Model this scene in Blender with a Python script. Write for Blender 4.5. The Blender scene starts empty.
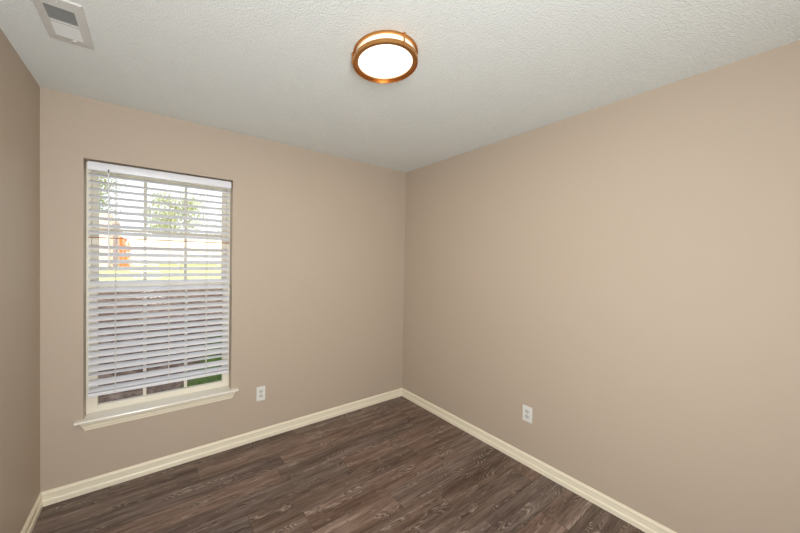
import bpy, bmesh, math, random
from mathutils import Vector, Matrix
PI = math.pi
C = bpy.context.scene.collection
S = bpy.context.scene

# ------------------------------------------------------------------ camera
cd = bpy.data.cameras.new('camera'); cam = bpy.data.objects.new('camera', cd); C.objects.link(cam)
F = Vector((0.56445095, 0.82529637, -0.01676392)); R_ = Vector((0.82545488, -0.56421825, 0.01679279)); U = Vector((-0.00440052, 0.02331656, 0.99971845))
M4 = Matrix((R_, U, -F)).transposed().to_4x4()
M4.translation = Vector((0, 0, 1.4726))
cam.matrix_world = M4
cd.sensor_width = 36; cd.sensor_fit = 'HORIZONTAL'
cd.lens = 307.517 / 800 * 36
cd.shift_x = 35.25 / 800; cd.shift_y = -0.53 / 800
cd.clip_start = 0.02
S.camera = cam

# ------------------------------------------------------------------ room numbers
D, RX, LX, Z = 2.531, 2.2556, -0.5474, 2.44      # window wall, right wall, left wall, ceiling height
RY = -0.62                                        # unseen wall behind the camera; its doorway is added for the fill light
T = 0.16
WX0, WX1, WZ0, WZ1 = -0.36, 0.494, 0.44, 2.072    # window opening

# ------------------------------------------------------------------ world, sun, light, exposure
w = bpy.data.worlds.new('sky'); S.world = w; w.use_nodes = True
nt = w.node_tree; nt.nodes.clear()
out = nt.nodes.new('ShaderNodeOutputWorld'); bg = nt.nodes.new('ShaderNodeBackground')
sky = nt.nodes.new('ShaderNodeTexSky'); sky.sky_type = 'NISHITA'; sky.sun_disc = False
sky.sun_elevation = math.radians(38); sky.sun_rotation = math.radians(180); sky.dust_density = 3.0; sky.air_density = 1.0
hz = nt.nodes.new('ShaderNodeMix'); hz.data_type = 'RGBA'; hz.inputs[0].default_value = 0.75
hz.inputs[7].default_value = (8.6, 9.0, 9.8, 1)
nt.links.new(sky.outputs[0], hz.inputs[6]); nt.links.new(hz.outputs[2], bg.inputs[0])
bg.inputs[1].default_value = 0.23
nt.links.new(bg.outputs[0], out.inputs[0])

def light(name, kind, loc, rot, power, col, **k):
    l = bpy.data.lights.new(name, kind); l.energy = power; l.color = col
    for a, b in k.items(): setattr(l, a, b)
    o = bpy.data.objects.new(name, l); o.location = loc; o.rotation_euler = rot; C.objects.link(o); return o
light('sun', 'SUN', (0, -6, 8), (math.radians(53), 0, math.radians(-12)), 3.0, (1, 0.93, 0.82), angle=0.01)
light('rear_fill', 'AREA', (-0.15, RY - 0.1, 1.45), (math.radians(108), 0, math.radians(-33)), 80, (0.96, 0.985, 1.0),
      shape='RECTANGLE', size=0.45, size_y=1.7)  # added fill light behind the camera, standing in for a camera-side flash
S.view_settings.view_transform = 'Standard'; S.view_settings.look = 'None'
S.view_settings.exposure = 0.0; S.view_settings.gamma = 1.0; S.view_settings.use_curve_mapping = False

# ------------------------------------------------------------------ helpers
def srgb(r, g, b):
    f = lambda v: (v / 255 / 12.92) if v / 255 <= 0.04045 else ((v / 255 + 0.055) / 1.055) ** 2.4
    return (f(r), f(g), f(b), 1)
def mat(name, col, rough=0.5, metal=0.0, bump=None, spec=None, vary=0.0, vscale=3.0):
    m = bpy.data.materials.new(name); m.use_nodes = True; n = m.node_tree; b = n.nodes['Principled BSDF']
    b.inputs['Base Color'].default_value = col; b.inputs['Roughness'].default_value = rough; b.inputs['Metallic'].default_value = metal
    if spec is not None: b.inputs['Specular IOR Level'].default_value = spec
    tc = n.nodes.new('ShaderNodeTexCoord')
    if vary:
        nz = n.nodes.new('ShaderNodeTexNoise'); nz.inputs['Scale'].default_value = vscale; nz.inputs['Detail'].default_value = 4
        rp = n.nodes.new('ShaderNodeValToRGB')
        rp.color_ramp.elements[0].position = 0.3; rp.color_ramp.elements[1].position = 0.7
        rp.color_ramp.elements[0].color = tuple(c * (1 - vary) for c in col[:3]) + (1,); rp.color_ramp.elements[1].color = tuple(min(1, c * (1 + vary)) for c in col[:3]) + (1,)
        n.links.new(tc.outputs['Object'], nz.inputs[0]); n.links.new(nz.outputs[0], rp.inputs[0]); n.links.new(rp.outputs[0], b.inputs['Base Color'])
    if bump:
        sc, st, dist = bump
        nz = n.nodes.new('ShaderNodeTexNoise'); nz.inputs['Scale'].default_value = sc; nz.inputs['Detail'].default_value = 3; nz.inputs['Roughness'].default_value = 0.6
        bp = n.nodes.new('ShaderNodeBump'); bp.inputs['Strength'].default_value = st; bp.inputs['Distance'].default_value = dist
        n.links.new(tc.outputs['Object'], nz.inputs[0]); n.links.new(nz.outputs[0], bp.inputs['Height']); n.links.new(bp.outputs[0], b.inputs['Normal'])
    return m
def obj(name, bm, m, parent=None, smooth=False, kind=None):
    bmesh.ops.recalc_face_normals(bm, faces=bm.faces)
    me = bpy.data.meshes.new(name); bm.to_mesh(me); bm.free()
    for mm in (m if isinstance(m, (list, tuple)) else [m]): me.materials.append(mm)
    if smooth:
        for p in me.polygons: p.use_smooth = True
    o = bpy.data.objects.new(name, me); C.objects.link(o)
    if parent:
        o.parent = parent
        if isinstance(parent, bpy.types.Object): o.matrix_parent_inverse = Matrix.Identity(4)
    if kind: o['kind'] = kind
    return o
def empty(name, loc=(0, 0, 0)):
    o = bpy.data.objects.new(name, None); o.location = loc; o.empty_display_size = 0.05; C.objects.link(o); return o
def tag(o, label, cat, group=None):
    o['label'] = label; o['category'] = cat
    if group: o['group'] = group
    return o
def box(bm, x0, x1, y0, y1, z0, z1, bev=0.0):
    g = bmesh.ops.create_cube(bm, size=1)
    for v in g['verts']:
        v.co = Vector(((x0 + x1) / 2 + v.co.x * (x1 - x0), (y0 + y1) / 2 + v.co.y * (y1 - y0), (z0 + z1) / 2 + v.co.z * (z1 - z0)))
    if bev:
        es = list({e for v in g['verts'] for e in v.link_edges})
        bmesh.ops.bevel(bm, geom=es, offset=bev, segments=2, affect='EDGES', profile=0.5)
def bxm(*a, **k):
    bm = bmesh.new(); box(bm, *a, **k); return bm
def tube(bm, pts, r, n=10, cap=True):
    rings = []
    pts = [Vector(p) for p in pts]
    for i, p in enumerate(pts):
        d = (pts[min(i + 1, len(pts) - 1)] - pts[max(i - 1, 0)]).normalized()
        a = d.orthogonal().normalized() if abs(d.z) < 0.9 else Vector((1, 0, 0)); a = (a - d * a.dot(d)).normalized(); b = d.cross(a)
        rr = r[i] if isinstance(r, (list, tuple)) else r
        rings.append([bm.verts.new(p + a * math.cos(2 * PI * k / n) * rr + b * math.sin(2 * PI * k / n) * rr) for k in range(n)])
    for i in range(len(rings) - 1):
        for k in range(n): bm.faces.new((rings[i][k], rings[i][(k + 1) % n], rings[i + 1][(k + 1) % n], rings[i + 1][k]))
    if cap: bm.faces.new(rings[0][::-1]); bm.faces.new(rings[-1])
def prism(bm, prof, p0, p1, axis_u, axis_v, m0=(0, 0), m1=(0, 0)):
    """extrude closed profile [(u,v)] from p0 to p1; m0/m1 = mitre: shift along the run per unit (u, v)."""
    p0, p1 = Vector(p0), Vector(p1); d = (p1 - p0).normalized(); au, av = Vector(axis_u), Vector(axis_v)
    A = [bm.verts.new(p0 + au * u + av * v + d * (m0[0] * u + m0[1] * v)) for u, v in prof]
    B = [bm.verts.new(p1 + au * u + av * v + d * (m1[0] * u + m1[1] * v)) for u, v in prof]
    n = len(prof)
    for i in range(n): bm.faces.new((A[i], A[(i + 1) % n], B[(i + 1) % n], B[i]))
    bm.faces.new(A[::-1]); bm.faces.new(B)
def lathe(bm, prof, c, n=72, closed=False):
    """prof [(r,z)] revolved about the vertical through c"""
    rings = []
    for r, z in prof:
        if r < 1e-6: rings.append([bm.verts.new((c[0], c[1], c[2] + z))])
        else: rings.append([bm.verts.new((c[0] + r * math.cos(2 * PI * k / n), c[1] + r * math.sin(2 * PI * k / n), c[2] + z)) for k in range(n)])
    m = len(rings)
    for i in range(m if closed else m - 1):
        a, b = rings[i], rings[(i + 1) % m]
        for k in range(n):
            k2 = (k + 1) % n
            f = [a[k % len(a)], a[k2 % len(a)], b[k2 % len(b)], b[k % len(b)]]
            u = []
            for v in f:
                if v not in u: u.append(v)
            if len(u) > 2: bm.faces.new(u)

# ------------------------------------------------------------------ materials
wall_m = mat('wall_paint', srgb(189, 174, 157), 0.55, bump=(260, 0.06, 0.002), spec=0.35)
ceil_m = mat('ceiling_texture', srgb(230, 235, 233), 0.9, spec=0.2)
n = ceil_m.node_tree; b = n.nodes['Principled BSDF']
tc = n.nodes.new('ShaderNodeTexCoord'); nz = n.nodes.new('ShaderNodeTexNoise'); nz.inputs['Scale'].default_value = 110; nz.inputs['Detail'].default_value = 4; nz.inputs['Roughness'].default_value = 0.65
vo = n.nodes.new('ShaderNodeTexVoronoi'); vo.inputs['Scale'].default_value = 150
mx = n.nodes.new('ShaderNodeMath'); mx.operation = 'SUBTRACT'
bp = n.nodes.new('ShaderNodeBump'); bp.inputs['Strength'].default_value = 0.6; bp.inputs['Distance'].default_value = 0.004
n.links.new(tc.outputs['Object'], nz.inputs[0]); n.links.new(tc.outputs['Object'], vo.inputs[0])
n.links.new(nz.outputs[0], mx.inputs[0]); n.links.new(vo.outputs[0], mx.inputs[1]); n.links.new(mx.outputs[0], bp.inputs['Height']); n.links.new(bp.outputs[0], b.inputs['Normal'])
trim_m = mat('cream_trim_paint', srgb(240, 232, 210), 0.28)
stool_m = mat('window_stool_paint', srgb(240, 236, 224), 0.18)
vinyl_m = mat('window_vinyl', srgb(236, 230, 214), 0.4)
blind_m = mat('blind_white', srgb(230, 232, 238), 0.3, bump=(40, 0.05, 0.001))
tan_m = mat('tan_slat', srgb(172, 98, 44), 0.5)
cord_m = mat('blind_cord', srgb(225, 222, 212), 0.8)
tip_m = mat('wand_tip', srgb(60, 55, 50), 0.4)
plate_m = mat('outlet_plastic', srgb(228, 228, 224), 0.35)
recep_m = mat('outlet_face', srgb(206, 206, 200), 0.35)
slot_m = mat('outlet_slot', srgb(30, 28, 26), 0.6)
screw_m = mat('steel', srgb(170, 168, 160), 0.3, 1.0)
vent_m = mat('vent_enamel', srgb(206, 206, 202), 0.45)
duct_m = mat('vent_duct_shade', srgb(30, 32, 30), 0.8)
nickel_m = mat('brushed_nickel', srgb(205, 150, 92), 0.38, 1.0, bump=(500, 0.05, 0.0005))
shadow_m = mat('blind_gap', srgb(120, 105, 90), 0.8)

# wood floor
floor_m = bpy.data.materials.new('vinyl_plank'); floor_m.use_nodes = True
n = floor_m.node_tree; L = n.links; b = n.nodes['Principled BSDF']
def N(t, **k):
    q = n.nodes.new(t)
    for a, v in k.items(): setattr(q, a, v)
    return q
def math_(op, a, c=None):
    q = N('ShaderNodeMath', operation=op)
    for i, v in enumerate((a, c)):
        if v is None: continue
        if isinstance(v, (int, float)): q.inputs[i].default_value = v
        else: L.new(v, q.inputs[i])
    return q.outputs[0]
uv = N('ShaderNodeAttribute', attribute_name='plank_uv'); rnd = N('ShaderNodeAttribute', attribute_name='plank_seed')
sepr = N('ShaderNodeSeparateXYZ'); L.new(rnd.outputs['Vector'], sepr.inputs[0])
sepu = N('ShaderNodeSeparateXYZ'); L.new(uv.outputs['Vector'], sepu.inputs[0])
off = N('ShaderNodeVectorMath', operation='SCALE'); L.new(rnd.outputs['Vector'], off.inputs[0]); off.inputs['Scale'].default_value = 37.0
def stretched(sx, sy):
    q = N('ShaderNodeVectorMath', operation='MULTIPLY_ADD'); L.new(uv.outputs['Vector'], q.inputs[0]); q.inputs[1].default_value = (sx, sy, 1); L.new(off.outputs[0], q.inputs[2]); return q.outputs[0]
def noise(vec, scale, det=3, rough=0.5, dist=0.0):
    q = N('ShaderNodeTexNoise'); L.new(vec, q.inputs[0]); q.inputs['Scale'].default_value = scale; q.inputs['Detail'].default_value = det; q.inputs['Roughness'].default_value = rough; q.inputs['Distortion'].default_value = dist; return q.outputs[0]
def ramp(v, pts):
    q = N('ShaderNodeValToRGB'); L.new(v, q.inputs[0]); e = q.color_ramp.elements
    while len(e) < len(pts): e.new(0.5)
    for i, (p_, c_) in enumerate(pts): e[i].position = p_; e[i].color = c_ if len(c_) == 4 else tuple(c_) + (1,)
    return q.outputs[0]
g = lambda v: (v, v, v, 1)
base_n = noise(stretched(0.9, 11), 1.7, 5, 0.62, 0.3)          # broad tone
ring_h = noise(stretched(1.5, 6.0), 1.7, 2.5, 0.42, 0.3)        # smooth height field; its contours are the cathedral grain
rings = math_('FRACT', math_('MULTIPLY', ring_h, 22.0))
ring_l = ramp(rings, [(0.0, g(0)), (0.2, g(1)), (0.38, g(0.1)), (0.8, g(0)), (1.0, g(0))])
ring_d = ramp(rings, [(0.0, g(0.0)), (0.45, g(0.0)), (0.62, g(1)), (0.8, g(0)), (1, g(0))])
patch = ramp(noise(stretched(1.6, 7), 2.6, 3, 0.6), [(0.53, g(0)), (0.62, g(1))])
fine = noise(stretched(3.5, 42), 3.0, 5, 0.75)
fleck = ramp(fine, [(0.52, g(0)), (0.72, g(1))])
base_c = ramp(base_n, [(0.28, srgb(74, 55, 46)), (0.43, srgb(103, 82, 71)), (0.57, srgb(128, 108, 97)), (0.72, srgb(154, 135, 124))])
hv = N('ShaderNodeHueSaturation'); L.new(base_c, hv.inputs['Color'])
L.new(math_('ADD', math_('MULTIPLY', sepr.outputs[0], 0.46), 0.80), hv.inputs['Value'])
L.new(math_('ADD', math_('MULTIPLY', sepr.outputs[1], 0.25), 0.78), hv.inputs['Saturation'])
def mixc(f, a, c, mode='MIX'):
    q = N('ShaderNodeMix', data_type='RGBA', blend_type=mode)
    if isinstance(f, float): q.inputs[0].default_value = f
    else: L.new(f, q.inputs[0])
    for i, v in ((6, a), (7, c)):
        if isinstance(v, tuple): q.inputs[i].default_value = v
        else: L.new(v, q.inputs[i])
    return q.outputs[2]
c1 = mixc(math_('MULTIPLY', ring_d, math_('ADD', math_('MULTIPLY', patch, 0.8), 0.12)), hv.outputs[0], srgb(50, 36, 30))
c2 = mixc(math_('MULTIPLY', math_('MULTIPLY', ring_l, patch), math_('ADD', math_('MULTIPLY', fleck, 0.45), 0.6)), c1, srgb(196, 182, 170))
c3 = mixc(math_('MULTIPLY', fleck, 0.3), c2, srgb(158, 140, 126))
dk = ramp(noise(stretched(3, 48), 2.2, 4, 0.7), [(0.34, g(1)), (0.5, g(0))])
c4 = mixc(math_('MULTIPLY', dk, 0.6), c3, srgb(48, 36, 30))
# seams between planks, from the distance to the plank's edges (uv in metres, z unused)
pw, pl = 0.1535, 1.22
ey = math_('MINIMUM', sepu.outputs[1], math_('SUBTRACT', pw, sepu.outputs[1]))
ex = math_('MINIMUM', sepu.outputs[0], math_('SUBTRACT', pl, sepu.outputs[0]))
ed = math_('MINIMUM', ex, ey)
seam = ramp(math_('MULTIPLY', ed, 100.0), [(0.0, g(0)), (0.16, g(0.2)), (0.3, g(1))])
c5 = mixc(math_('MULTIPLY', math_('SUBTRACT', 1.0, seam), 0.45), c4, srgb(40, 30, 26))
L.new(c5, b.inputs['Base Color'])
L.new(math_('ADD', math_('MULTIPLY', fine, 0.2), 0.38), b.inputs['Roughness']); b.inputs['Specular IOR Level'].default_value = 0.35
bp = N('ShaderNodeBump'); bp.inputs['Strength'].default_value = 0.4; bp.inputs['Distance'].default_value = 0.0015
L.new(math_('ADD', math_('MULTIPLY', fine, 0.3), seam), bp.inputs['Height']); L.new(bp.outputs[0], b.inputs['Normal'])

# glass, insect screen
glass_m = bpy.data.materials.new('window_glass'); glass_m.use_nodes = True; n2 = glass_m.node_tree; n2.nodes.clear()
o_ = n2.nodes.new('ShaderNodeOutputMaterial'); t_ = n2.nodes.new('ShaderNodeBsdfTransparent'); gl = n2.nodes.new('ShaderNodeBsdfGlossy'); gl.inputs['Roughness'].default_value = 0.02
fr = n2.nodes.new('ShaderNodeFresnel'); fr.inputs[0].default_value = 1.45; ms = n2.nodes.new('ShaderNodeMixShader')
frm = n2.nodes.new('ShaderNodeMath'); frm.operation = 'MULTIPLY'; frm.inputs[1].default_value = 0.3; n2.links.new(fr.outputs[0], frm.inputs[0]); n2.links.new(frm.outputs[0], ms.inputs[0]); n2.links.new(t_.outputs[0], ms.inputs[1]); n2.links.new(gl.outputs[0], ms.inputs[2]); n2.links.new(ms.outputs[0], o_.inputs[0])
screen_m = bpy.data.materials.new('insect_screen'); screen_m.use_nodes = True; n2 = screen_m.node_tree; n2.nodes.clear()
o_ = n2.nodes.new('ShaderNodeOutputMaterial'); t_ = n2.nodes.new('ShaderNodeBsdfTransparent'); df = n2.nodes.new('ShaderNodeBsdfDiffuse'); df.inputs[0].default_value = srgb(70, 70, 75)
ms = n2.nodes.new('ShaderNodeMixShader'); ms.inputs[0].default_value = 0.36
n2.links.new(t_.outputs[0], ms.inputs[1]); n2.links.new(df.outputs[0], ms.inputs[2]); n2.links.new(ms.outputs[0], o_.inputs[0])

def emit(name, col, st, base=(0.9, 0.9, 0.9, 1)):
    m = mat(name, base, 0.4); q = m.node_tree.nodes['Principled BSDF']
    q.inputs['Emission Color'].default_value = col; q.inputs['Emission Strength'].default_value = st; return m

# ------------------------------------------------------------------ floor: planks laid along x
def make_floor():
    random.seed(7)
    bm = bmesh.new(); ul = bm.loops.layers.float_vector.new('plank_uv'); sl = bm.loops.layers.float_vector.new('plank_seed')
    joint = {0: 1.50, 1: 1.238, 2: 0.724, 3: 0.448, 4: 1.147, 5: 0.718, 6: 2.0, 7: 0.252, -1: 0.9, -2: 0.35}     # a known joint per row
    y1 = D + 0.02
    for r in range(-13, 10):
        ya = 1.3465 + (r - 1) * pw; yb = ya + pw
        ja = joint.get(r, random.uniform(0, 1.2))
        ja -= math.ceil((ja - (LX - 0.02)) / pl) * pl
        x = ja
        while x < RX + 0.02:
            xa, xb = max(x, LX - 0.02), min(x + pl, RX + 0.02)
            if xb - xa > 1e-4:
                s = (random.random(), random.random(), random.random()); y2 = min(yb, y1)
                if y2 > ya:
                    vs = [bm.verts.new((a, c, 0)) for a, c in ((xa, ya), (xb, ya), (xb, y2), (xa, y2))]
                    f = bm.faces.new(vs)
                    for lp in f.loops: lp[ul] = Vector((lp.vert.co.x - x, lp.vert.co.y - ya, 0)); lp[sl] = Vector(s)
            x += pl
    bm.verts.ensure_lookup_table()
    o = obj('floor', bm, floor_m, kind='structure')
    for p in o.data.polygons:
        if p.normal.z < 0: p.flip()
    return o
make_floor()

# ------------------------------------------------------------------ room shell
obj('ceiling', bxm(LX - T, RX + T, RY - T, D + T, Z, Z + 0.12), ceil_m, kind='structure')
obj('wall_left', bxm(LX - T, LX, RY, D, 0, Z), wall_m, kind='structure')
obj('wall_right', bxm(RX, RX + T, RY, D, 0, Z), wall_m, kind='structure')
bm = bmesh.new()
xs = [LX - T, WX0, WX1, RX + T]; zs = [-0.4, WZ0, WZ1, Z]
def holed(bm, xs, zs, y0, y1, holes):
    V = {}
    for i, x in enumerate(xs):
        for k, z in enumerate(zs):
            for j, y in enumerate((y0, y1)): V[i, j, k] = bm.verts.new((x, y, z))
    solid = lambda i, k: 0 <= i < len(xs) - 1 and 0 <= k < len(zs) - 1 and (i, k) not in holes
    for i in range(len(xs) - 1):
        for k in range(len(zs) - 1):
            if not solid(i, k): continue
            for j in (0, 1): bm.faces.new([V[i, j, k], V[i + 1, j, k], V[i + 1, j, k + 1], V[i, j, k + 1]])
            if not solid(i - 1, k): bm.faces.new([V[i, 0, k], V[i, 1, k], V[i, 1, k + 1], V[i, 0, k + 1]])
            if not solid(i + 1, k): bm.faces.new([V[i + 1, 0, k], V[i + 1, 1, k], V[i + 1, 1, k + 1], V[i + 1, 0, k + 1]])
            if not solid(i, k - 1): bm.faces.new([V[i, 0, k], V[i, 1, k], V[i + 1, 1, k], V[i + 1, 0, k]])
            if not solid(i, k + 1): bm.faces.new([V[i, 0, k + 1], V[i, 1, k + 1], V[i + 1, 1, k + 1], V[i + 1, 0, k + 1]])
holed(bm, xs, zs, D, D + T, {(1, 1)})
obj('wall_back', bm, wall_m, kind='structure')
bm = bmesh.new(); holed(bm, [LX - T, -0.4, 0.45, RX + T], [0, 2.03, Z], RY - T, RY, {(1, 0)})
obj('wall_rear', bm, wall_m, kind='structure')
# unseen hallway, added with the doorway to house the fill light
HY = RY - T - 1.0
bm = bmesh.new()
box(bm, -0.8, 1.0, HY, RY - T, -0.05, 0)
obj('floor_added_hallway', bm, floor_m, kind='structure')
obj('ceiling_added_hallway', bxm(-0.8, 1.0, HY, RY - T, Z, Z + 0.12), ceil_m, kind='structure')
bm = bmesh.new(); box(bm, -0.8, 1.0, HY - 0.1, HY, -0.05, Z + .12); box(bm, -0.9, -0.8, HY - .1, RY - T, -0.05, Z + .12); box(bm, 1.0, 1.1, HY - .1, RY - T, -0.05, Z + .12)
obj('wall_added_hallway', bm, wall_m, kind='structure')
# roof above, unseen, added so its mass shades the ground behind the house
bm = bmesh.new(); prism(bm, [(-2.8, 2.58), (D + 0.75, 2.58), (D + 0.75, 2.7), (-0.1, 4.3), (-2.8, 2.8)], (-6, 0, 0), (9, 0, 0), (0, 1, 0), (0, 0, 1))
obj('roof', bm, mat('roof_shingle', srgb(90, 80, 74), 0.9), kind='structure')
bm = bmesh.new(); box(bm, -6, LX - T - .001, D - .1, D + T, -0.4, 2.58); box(bm, RX + T + .001, 9, D - .1, D + T, -0.4, 2.58)
obj('wall_exterior', bm, mat('siding', srgb(190, 182, 170), 0.8), kind='structure')

# ------------------------------------------------------------------ baseboards
bprof = [(0, 0), (0.0146, 0), (0.0146, 0.026), (0.0125, 0.031), (0.0095, 0.034), (0.0095, 0.062), (0.0115, 0.066), (0.0105, 0.072), (0.006, 0.078), (0.0045, 0.083), (0, 0.083)]
bm = bmesh.new(); prism(bm, bprof, (LX, D, 0), (RX, D, 0), (0, -1, 0), (0, 0, 1), m0=(1, 0), m1=(-1, 0)); obj('baseboard_back', bm, trim_m, kind='structure')
bm = bmesh.new(); prism(bm, bprof, (RX, D, 0), (RX, RY, 0), (-1, 0, 0), (0, 0, 1), m0=(1, 0), m1=(-1, 0)); obj('baseboard_right', bm, trim_m, kind='structure')
bm = bmesh.new(); prism(bm, bprof, (LX, RY, 0), (LX, D, 0), (1, 0, 0), (0, 0, 1), m0=(1, 0), m1=(-1, 0)); obj('baseboard_left', bm, trim_m, kind='structure')

# ------------------------------------------------------------------ window
win = empty('window_1', (0.067, D + 0.12, WZ0)); win['kind'] = 'structure'
def wpart(name, bm, m, parent=None, smooth=False, label=None):
    o = obj(name, bm, m, smooth=smooth); p = parent or win
    o.parent = p; o.matrix_parent_inverse = Matrix.Translation(-win.location)
    if parent: o.matrix_parent_inverse = Matrix.Identity(4)
    if label: o['label'] = label
    return o
ST = 0.462                      # stool top
def ring(bm, x0, x1, z0, z1, wl, wr, wb, wt, y0, y1, bev=0.002):
    box(bm, x0, x0 + wl, y0, y1, z0, z1, bev=bev); box(bm, x1 - wr, x1, y0, y1, z0, z1, bev=bev)
    box(bm, x0 + wl, x1 - wr, y0 + .0005, y1 - .0005, z0, z0 + wb, bev=bev); box(bm, x0 + wl, x1 - wr, y0 + .0005, y1 - .0005, z1 - wt, z1, bev=bev)
bm = bmesh.new(); ring(bm, WX0 + .0005, WX1 - .0005, ST - 0.01, WZ1 - .0005, 0.026, 0.026, 0.03, 0.028, D + 0.085, D + 0.155)
wpart('window_frame', bm, vinyl_m)
def sash(name, z0, z1, wb, wt, y, gx0, gx1, hm):
    bm = bmesh.new(); ring(bm, WX0 + 0.022, WX1 - 0.022, z0, z1, gx0 - (WX0 + 0.022), (WX1 - 0.022) - gx1, wb, wt, y - 0.016, y + 0.014, bev=0.003)
    s = wpart(name, bm, vinyl_m)
    g_ = wpart('pane', bxm(gx0 - .005, gx1 + .005, y - 0.002, y + 0.002, z0 + wb - .005, z1 - wt + .005), glass_m, s)
    bm = bmesh.new(); gz0, gz1 = z0 + wb, z1 - wt
    for k in (1, 2):
        x = gx0 + (gx1 - gx0) * k / 3; box(bm, x - 0.010, x + 0.010, y + 0.003, y + 0.009, gz0, gz1, bev=0.002)
    xs_ = [gx0, gx0 + (gx1 - gx0) / 3, gx0 + 2 * (gx1 - gx0) / 3, gx1]
    for k in range(3):
        box(bm, xs_[k] + (0.010 if k else 0), xs_[k + 1] - (0.010 if k < 2 else 0), y + 0.003, y + 0.009, hm - 0.010, hm + 0.010, bev=0.002)
    wpart('muntins', bm, vinyl_m, s)
    return s
lower = sash('lower_sash', ST + 0.002, 1.292, 0.038, 0.057, D + 0.102, -0.302, 0.445, 0.872)
upper = sash('upper_sash', 1.255, 2.046, 0.055, 0.032, D + 0.134, -0.302, 0.440, 1.650)
wpart('insect_screen', bxm(WX0 + 0.026, WX1 - 0.026, D + 0.1525, D + 0.1535, ST, 1.262), screen_m, label='dark mesh screen over the lower sash')
bm = bmesh.new(); box(bm, 0.045, 0.09, D + 0.083, D + 0.098, 1.283, 1.305, bev=0.003); wpart('sash_lock', bm, vinyl_m)
# stool with horns (rounded nose)
bm = bmesh.new()
nose = [(0, ST - 0.016), (-0.034, ST - 0.016), (-0.038, ST - 0.013), (-0.040, ST - 0.008), (-0.038, ST - 0.003), (-0.034, ST), (0, ST)]
prism(bm, [(y, z) for y, z in nose], (-0.397, D, 0), (0.543, D, 0), (0, 1, 0), (0, 0, 1))
box(bm, WX0 + 0.001, WX1 - 0.001, D - 0.0005, D + 0.09, ST - 0.016, ST)
wpart('window_stool', bm, stool_m)
# apron: moulded, mitred ends
ap = [(0.0005, ST - 0.0165), (-0.023, ST - 0.0165), (-0.023, ST - 0.026), (-0.020, ST - 0.032), (-0.015, ST - 0.038), (-0.0135, ST - 0.052), (-0.010, ST - 0.060), (-0.0095, ST - 0.070), (-0.0005, ST - 0.070)]
bm = bmesh.new(); dz = 0.0465
prism(bm, [(y, z - (ST - 0.0165)) for y, z in ap], (-0.375, D, ST - 0.0165), (0.526, D, ST - 0.0165), (0, 1, 0), (0, 0, 1), m0=(0, -0.45), m1=(0, 0.45))
wpart('window_apron', bm, trim_m)

# ------------------------------------------------------------------ blind
BX0, BX1, BY = -0.342, 0.477, D + 0.034
bl = tag(empty('window_blind', (0.07, BY, 2.06)), 'white two-inch slat blind hanging inside the window recess', 'window blind')
def bpart(name, bm, m, parent=None, smooth=False):
    o = obj(name, bm, m, smooth=smooth)
    if parent: o.parent = parent; o.matrix_parent_inverse = Matrix.Identity(4)
    else: o.parent = bl; o.matrix_parent_inverse = Matrix.Translation(-bl.location)
    return o
bm = bmesh.new()
hp = [(0.055, 0), (0.055, 0.045), (0.0, 0.045), (0.0, 0.008), (0.003, 0.0)]
prism(bm, hp, (BX0, D + 0.012, 2.016), (BX1, D + 0.012, 2.016), (0, 1, 0), (0, 0, 1))
hr = bpart('headrail', bm, blind_m)
bm = bmesh.new()
vp = [(0.0, 0.0), (-0.004, 0.003), (-0.007, 0.012), (-0.008, 0.024), (-0.007, 0.036), (-0.004, 0.046), (0.0, 0.049)]
prism(bm, vp, (BX0, D + 0.011, 2.009), (BX1 + .006, D + 0.011, 2.009), (0, 1, 0), (0, 0, 1))
bpart('valance', bm, blind_m, hr, smooth=False)
LAD = [-0.208, 0.086, 0.322]
TILT = math.radians(28)
def slat_mesh():
    bm = bmesh.new(); hw, th, n_ = 0.025, 0.0036, 8; top, bot = [], []
    for i in range(n_ + 1):
        u = -hw + 2 * hw * i / n_; cz = 0.0032 * (1 - (u / hw) ** 2)
        t2 = th / 2 * (0.45 if i in (0, n_) else 1)
        top.append((u, cz + t2)); bot.append((u, cz - t2))
    prism(bm, top + bot[::-1], (BX0 + .002, 0, 0), (BX1 - .002, 0, 0), (0, 1, 0), (0, 0, 1))
    return bm
first = None
random.seed(3)
for i in range(31):
    zc = 1.973 - 0.04537 * i + 0.0117; t = TILT + random.uniform(-.02, .02); yaw = random.uniform(-.0012, .0012)
    if i == 9: zc, t = 1.5895, math.radians(3)
    if i == 28: zc, t = 0.722, math.radians(2)
    if i == 30: zc, t = 0.6245, math.radians(14)
    if first is None:
        s = bpart('slat', slat_mesh(), blind_m, smooth=False); first = s
    else:
        s = first.copy(); C.objects.link(s); s.parent = bl
    s.matrix_parent_inverse = Matrix.Translation(-bl.location)
    s.location = (0, BY, zc); s.rotation_euler = (t, yaw, 0)
    if i == 9:
        s.data = s.data.copy(); s.data.materials[0] = tan_m; s['label'] = 'tan-edged slat lying flat, seen edge-on'
bm = bmesh.new(); box(bm, BX0 + .001, BX1 - .001, BY - 0.025, BY + 0.025, 0.588, 0.609, bev=0.004); rail = bpart('bottom_rail', bm, blind_m)
for k, x in enumerate(LAD):
    bm = bmesh.new()
    for yy in (BY - 0.0262, BY + 0.0262): tube(bm, [(x, yy, 2.012), (x, yy, 0.60)], 0.0016, 6)
    for i in range(31):
        z = 1.973 - 0.04537 * i + .0117
        tube(bm, [(x, BY - .026, z - .0152), (x, BY + .026, z + .0088)], 0.0006, 4)
    bpart('ladder_cord', bm, cord_m)
    bm = bmesh.new(); box(bm, x - .004, x + .004, BY - .0275, BY - .0245, 0.592, 0.602, bev=.001); bpart('cord_plug', bm, cord_m, rail)
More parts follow.
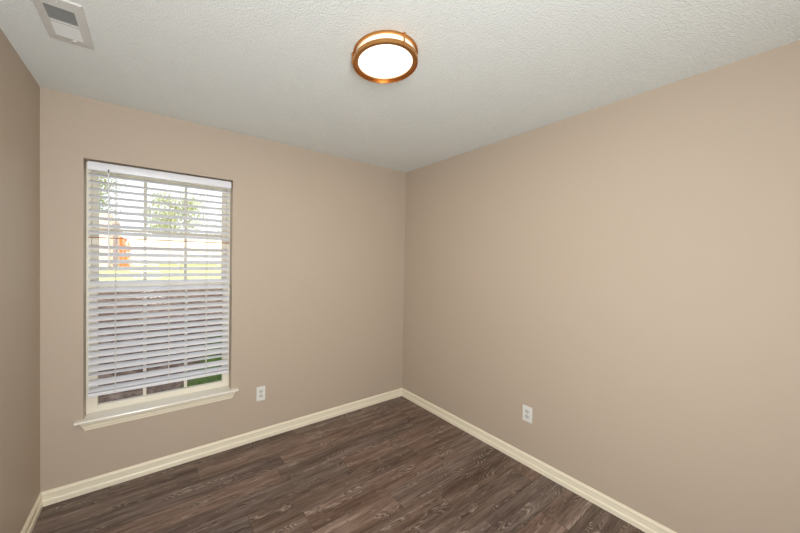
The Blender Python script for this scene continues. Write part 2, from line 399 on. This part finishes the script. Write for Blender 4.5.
# tilt wand
bm = bmesh.new(); wx, wy = -0.2415, D - 0.006
tube(bm, [(wx, wy, 1.998), (wx + .001, wy, 1.7), (wx + .003, wy, 1.415)], 0.0044, 6)
wand = bpart('tilt_wand', bm, blind_m)
bm = bmesh.new(); tube(bm, [(wx, wy + .012, 2.018), (wx, wy + .002, 2.016), (wx, wy, 1.996)], [0.003, .0045, .003], 8); bpart('wand_hook', bm, tip_m, wand)
bm = bmesh.new(); tube(bm, [(wx + .003, wy, 1.417), (wx + .003, wy, 1.405), (wx + .003, wy, 1.386)], [0.0045, .0065, .005], 10); bpart('wand_tip', bm, cord_m, wand)
# lift cords, hanging in front of the slats
bm = bmesh.new()
for dx in (-.006, .006): tube(bm, [(0.155 + dx, D + .002, 1.66), (0.156 + dx, D + .002, 1.41)], 0.0011, 6)
tube(bm, [(0.149, D + .002, 1.66), (0.149, D + .008, 2.014)], 0.0009, 6); tube(bm, [(0.161, D + .002, 1.66), (0.161, D + .008, 2.014)], 0.0009, 6)
lc = bpart('lift_cord', bm, cord_m)
for dx, z in ((-.006, 1.40), (.006, 1.385)):
    bm = bmesh.new(); lathe(bm, [(0, .03), (.003, .03), (.0045, .012), (.007, 0), (0, -.001)], (0.156 + dx, D + .002, z), 14); bpart('tassel', bm, cord_m, lc)

# ------------------------------------------------------------------ outlets
def outlet(x, y, z, rot, label):
    """built facing -y at the origin, then turned"""
    t = tag(empty('electrical_outlet', (x, y, z)), label, 'outlet', 'white duplex wall outlets'); t.rotation_euler = (0, 0, rot)
    def part(name, bm, m, parent=t, smooth=False): return obj(name, bm, m, parent, smooth)
    bm = bmesh.new(); box(bm, -.035, .035, -.0065, -.0003, -.057, .057, bev=.0022); part('cover_plate', bm, plate_m)
    for s in (-1, 1):
        bm = bmesh.new(); pts = []
        for k in range(24):
            a = 2 * PI * k / 24; u, v = .0165 * math.cos(a), max(-.0118, min(.0118, .0165 * math.sin(a))); pts.append((u, v + s * .0195))
        prism(bm, pts, (0, -.0066, 0), (0, -.0088, 0), (1, 0, 0), (0, 0, 1)); r = part('receptacle', bm, recep_m)
        bm = bmesh.new(); zc = s * .0195
        box(bm, -.0078, -.0056, -.0093, -.0087, zc - .001, zc + .0085); box(bm, .0058, .0076, -.0093, -.0087, zc, zc + .0075)
        tube(bm, [(0, -.0087, zc - .0065), (0, -.0093, zc - .0065)], .0026, 12); part('slots', bm, slot_m, r)
    bm = bmesh.new(); tube(bm, [(0, -.0064, 0), (0, -.0078, 0)], .0034, 12); part('screw', bm, screw_m)
    return t
outlet(0.722, D, 0.375, 0, 'white duplex outlet on the window wall, right of the window')
outlet(RX, 1.158, 0.375, math.radians(-90), 'white duplex outlet on the wide right wall, above its baseboard')

# ------------------------------------------------------------------ ceiling vent
vx, vy = -0.311, 1.7725
v = tag(empty('ceiling_vent', (vx, vy, Z)), 'off-white two-way louvred register on the ceiling near the left wall', 'air vent')
def vpart(name, bm, m, parent=v): return obj(name, bm, m, parent)
hx, hy, ix, iy = 0.076, 0.153, 0.0445, 0.101
bm = bmesh.new()
for (a0, a1, ax) in ((0, 1, 0),):
    # sloped face: outer edge on the ceiling, inner edge 8 mm below
    O = [(-hx, -hy), (hx, -hy), (hx, hy), (-hx, hy)]; P = [(-hx + .004, -hy + .004), (hx - .004, -hy + .004), (hx - .004, hy - .004), (-hx + .004, hy - .004)]
    I = [(-ix, -iy), (ix, -iy), (ix, iy), (-ix, iy)]
    r0 = [bm.verts.new((x, y, -.0003)) for x, y in O]; r1 = [bm.verts.new((x, y, -.006)) for x, y in P]; r2 = [bm.verts.new((x, y, -.010)) for x, y in I]; r3 = [bm.verts.new((x, y, -.0003)) for x, y in I]
    for A, B in ((r0, r1), (r1, r2), (r2, r3), (r3, r0)):
        for k in range(4): bm.faces.new((A[k], A[(k + 1) % 4], B[(k + 1) % 4], B[k]))
frame_o = vpart('face_frame', bm, vent_m)
vpart('duct_shade_sheet', bxm(-ix, ix, -iy, iy, -.0012, -.0004), duct_m)  # flush sheet, no recess: the shade inside the duct is its dark colour
bm = bmesh.new(); box(bm, -ix, ix, -.004, .004, -.011, -.0015); vpart('center_bar', bm, vent_m)
def louvre(y, sgn):
    bm = bmesh.new(); # thin blade leaning away from the centre
    prism(bm, [(0, -.0015), (.0008, -.0015), (sgn * .0075 + .0008, -.0105), (sgn * .0075, -.0105)], (-ix, y, 0), (ix, y, 0), (0, 1, 0), (0, 0, 1)); return bm
for k in range(10): vpart('louver', louvre(-.010 - k * .0092, -1), vent_m)
for k in range(10): vpart('louver', louvre(.010 + k * .0092, 1), vent_m)
bm = bmesh.new(); box(bm, .008, .020, iy + .008, iy + .013, -.013, -.008, bev=.0015); vpart('damper_lever', bm, mat('lever_white', srgb(240, 240, 238), .4))
for s in (-1, 1):
    bm = bmesh.new(); lathe(bm, [(.0045, -.0085), (.0035, -.011), (0, -.0115)], (0, s * (iy + .028), 0), 14); vpart('screw', bm, vent_m)

# ------------------------------------------------------------------ ceiling light
LC = (0.880, 1.1465); RR = 0.1492
lt = tag(empty('ceiling_light', (LC[0], LC[1], Z)), 'round lit flush-mount light with two warm metal rings on the ceiling', 'ceiling light')
def lpart(name, bm, m, parent=lt, smooth=True): return obj(name, bm, m, parent, smooth)
glow = emit('diffuser_glow', (1.0, 0.93, 0.80, 1), 1.3)
drum = emit('drum_glow', (1.0, 0.82, 0.42, 1), .75)
z0 = -0.057
bm = bmesh.new(); lathe(bm, [(.0, -.0004), (.128, -.0004), (.128, -.006), (.0, -.006)], (0, 0, 0), closed=False); lpart('ceiling_pan', bm, mat('pan_white', srgb(240, 236, 228), .4), smooth=False)
bm = bmesh.new(); lathe(bm, [(RR - .010, -.004), (RR - .003, -.004), (RR, -.006), (RR, -.012), (RR - .002, -.0135), (RR - .010, -.0135)], (0, 0, 0), closed=True); up = lpart('upper_ring', bm, nickel_m, smooth=False)
bm = bmesh.new(); lathe(bm, [(.130, -.0065), (.130, z0 + .019)], (0, 0, 0)); lpart('drum_shade', bm, drum)
bm = bmesh.new(); lathe(bm, [(RR - .023, z0 + .013), (RR - .0235, z0 + .008), (RR - .022, z0 + .0065), (RR - .003, z0 + .0075), (RR - .0025, z0), (RR, z0), (RR, z0 + .017), (RR - .002, z0 + .019), (RR - .023, z0 + .019)], (0, 0, 0), closed=True); lo = lpart('lower_ring', bm, nickel_m, smooth=False)
bm = bmesh.new(); lathe(bm, [(RR - .0225, z0 + .012), (.09, z0 + .009), (.05, z0 + .0075), (0, z0 + .007)], (0, 0, 0)); lpart('diffuser', bm, glow)
for a in (math.radians(264), math.radians(146), math.radians(29)):
    bm = bmesh.new(); px_, py_ = (RR + .002) * math.cos(a), (RR + .002) * math.sin(a)
    tube(bm, [(px_, py_, -.003), (px_, py_, z0 - .002)], .0028, 10)
    for zz in (-.010, z0 + .010): tube(bm, [(px_, py_, zz + .006), (px_, py_, zz - .006)], .0048, 10)
    lpart('post', bm, nickel_m, smooth=False)
# the lamp's own light
light('ceiling_light_bulb', 'AREA', (LC[0], LC[1], Z - .062), (0, 0, 0), 6, (1, .86, .66), shape='DISK', size=.25)

# ------------------------------------------------------------------ outside
def hgt(y): 
    P = [(2.6, -.25), (4, -.06), (6, .40), (8, .78), (10, .95), (12, 1.06), (16, 1.15), (60, 1.6)]
    for (a, b_), (c_, d_) in zip(P, P[1:]):
        if y <= c_: return b_ + (d_ - b_) * (y - a) / (c_ - a)
    return P[-1][1]
gm = bpy.data.materials.new('yard'); gm.use_nodes = True; n = gm.node_tree; L = n.links; b = n.nodes['Principled BSDF']; b.inputs['Roughness'].default_value = 1; b.inputs['Specular IOR Level'].default_value = .1
geo = N('ShaderNodeTexCoord'); so = N('ShaderNodeSeparateXYZ'); L.new(geo.outputs['Object'], so.inputs[0])
nn = noise(geo.outputs['Object'], 9.0, 6, .7); nb = noise(geo.outputs['Object'], 1.6, 3, .6)
mulch = ramp(nn, [(.3, srgb(70, 54, 44)), (.5, srgb(150, 124, 108)), (.68, srgb(216, 194, 174))])
grass = ramp(nn, [(.3, srgb(70, 104, 40)), (.55, srgb(124, 156, 66)), (.75, srgb(170, 190, 100))])
lawn = ramp(nn, [(.3, srgb(176, 188, 84)), (.7, srgb(232, 232, 176))])
edge = math_('ADD', math_('SUBTRACT', math_('MULTIPLY', so.outputs[0], 1.0), math_('MULTIPLY', math_('SUBTRACT', so.outputs[1], 4.0), .4)), math_('MULTIPLY', nb, .7))
near = ramp(edge, [(.56, g(0)), (.68, g(1))])
far = ramp(math_('DIVIDE', math_('ADD', so.outputs[1], nb), 10.0), [(.86, g(0)), (.9, g(1))])
L.new(mixc(far, mixc(near, mulch, grass), lawn), b.inputs['Base Color'])
bm = bmesh.new(); ysr = [D + T + .001, 3.4, 4, 5, 6, 7, 8, 10, 12, 16, 30, 60]; xr = [-30, -10, -5, -2, 0, 2, 5, 10, 30]
gv = [[bm.verts.new((x, y, hgt(y))) for x in xr] for y in ysr]
for i in range(len(ysr) - 1):
    for k in range(len(xr) - 1): bm.faces.new((gv[i][k], gv[i][k + 1], gv[i + 1][k + 1], gv[i + 1][k]))
obj('ground', bm, gm, kind='structure')

# neighbouring house at the left
nh = tag(empty('garden_building', (-3.2, 14.5, 1.05)), 'pale pink flat-topped wall glimpsed at the far left behind the blind', 'building')
bm = bmesh.new(); box(bm, -1.8, 1.98, -1.5, 2.5, 0, 1.80); obj('wall', bm, mat('pale_siding', srgb(240, 214, 196), .8, vary=.05), nh)
bm = bmesh.new(); box(bm, -1.81, 1.99, -1.51, 2.51, 1.801, 1.83); obj('coping', bm, mat('pale_roof', srgb(232, 208, 192), .9), nh)
br = mat('brick', srgb(160, 110, 96), .85); q = br.node_tree; bt = q.nodes.new('ShaderNodeTexBrick'); bt.inputs['Scale'].default_value = 4; bt.inputs['Color1'].default_value = srgb(168, 150, 150); bt.inputs['Color2'].default_value = srgb(132, 112, 118); bt.inputs['Mortar'].default_value = srgb(200, 190, 184)
tcb = q.nodes.new('ShaderNodeTexCoord'); mpb = q.nodes.new('ShaderNodeMapping'); mpb.inputs['Rotation'].default_value = (PI / 2, 0, 0)
q.links.new(tcb.outputs['Object'], mpb.inputs[0]); q.links.new(mpb.outputs[0], bt.inputs[0]); q.links.new(bt.outputs[0], q.nodes['Principled BSDF'].inputs['Base Color'])
bm = bmesh.new(); box(bm, -.065, .065, -.065, .065, 0, 1.40, bev=.01); box(bm, -.085, .085, -.085, .085, 1.40, 1.47, bev=.01)
o = obj('brick_pier', bm, br); o.location = (-1.01, 12.4, hgt(12.4) - .01); tag(o, 'slim grey-pink brick pier between the pale wall and the orange fence', 'pier')
fn = tag(empty('wooden_fence', (-.79, 12.0, 1.05)), 'short run of orange wooden dog-ear fence boards beyond the window', 'fence')
for k, hh in enumerate((1.04, 1.02, .90)):
    bm = bmesh.new(); x = -.10 + k * .098; prism(bm, [(x, 0), (x + .09, 0), (x + .09, hh - .03), (x + .07, hh), (x + .02, hh), (x, hh - .03)], (0, 0, 0), (0, .02, 0), (1, 0, 0), (0, 0, 1))
    obj('fence_board', bm, mat('orange_cedar', srgb(196, 116, 66), .7, vary=.12, vscale=20), fn) if k == 0 else obj('fence_board', bm, bpy.data.materials['orange_cedar'], fn)
for zr in (.2, .72): obj('fence_rail', bxm(-.1, .19, .0205, .06, zr, zr + .08), bpy.data.materials['orange_cedar'], fn)
vf = tag(empty('pale_fence', (2.4, 16, hgt(16))), 'long sunlit pale boundary fence beyond the lawn', 'fence')
pfm = mat('pale_fence_paint', srgb(244, 238, 222), .7)
for k in range(5):
    x0 = -3.1 + k * 1.6
    bm = bmesh.new(); box(bm, x0 + .06, x0 + 1.54, .03, .05, .05, 1.35)
    for j in range(9): box(bm, x0 + .065 + j * .164, x0 + .065 + j * .164 + .155, .02, .03, .06, 1.34, bev=.003)
    obj('fence_panel', bm, pfm, vf)
    bm = bmesh.new(); box(bm, x0 - .055, x0 + .055, -.02, .09, 0, 1.42, bev=.01); obj('fence_post', bm, pfm, vf)

def tree(x, y, h, cr, seed, tint, label):
    random.seed(seed); zb = hgt(y)
    t = tag(empty('tree', (x, y, zb)), label, 'tree', 'trees seen through the upper sash')
    bm = bmesh.new(); tube(bm, [(0, 0, -.1), (.05, 0, h * .3), (-.05, .05, h * .6), (0, 0, h * .92)], [.06, .05, .035, .015], 8)
    tips = []
    for k in range(30):
        a = random.uniform(0, 2 * PI); z = random.uniform(.25, .85) * h; l = cr * random.uniform(.5, 1) * (1.1 - z / h * .5)
        e = Vector((math.cos(a) * l, math.sin(a) * l, z + l * .5)); m_ = Vector((math.cos(a) * l * .5, math.sin(a) * l * .5, z + l * .15))
        tube(bm, [(0, 0, z), m_, e], [.02, .012, .005], 5); tips += [m_, e, (m_ + e) / 2]
    obj('trunk', bm, mat('bark', srgb(170, 156, 140), .9), t)
    bm = bmesh.new()
    for tp in tips:
        for k in range(60):
            p = tp + Vector((random.gauss(0, .33), random.gauss(0, .33), random.gauss(0, .27)))
            a = Vector([random.uniform(-1, 1) for _ in range(3)]).normalized(); c_ = a.orthogonal().normalized(); s_ = random.uniform(.035, .07)
            q_ = [bm.verts.new(p + a * s_), bm.verts.new(p + c_ * s_ * .5), bm.verts.new(p - a * s_), bm.verts.new(p - c_ * s_ * .5)]; bm.faces.new(q_)
    obj('foliage', bm, mat('leaves', tint, .7, vary=.2, vscale=2), t)
tree(-2.5, 19, 5.0, 1.4, 1, srgb(150, 158, 104), 'light green tree above the pale wall at the left of the window')
tree(.9, 19, 3.7, 1.6, 2, srgb(168, 174, 118), 'light green tree beyond the pale fence, at the middle of the window')
tree(4.3, 22, 4.2, 1.5, 5, srgb(176, 180, 126), 'light green tree beyond the pale fence, at the right of the window')
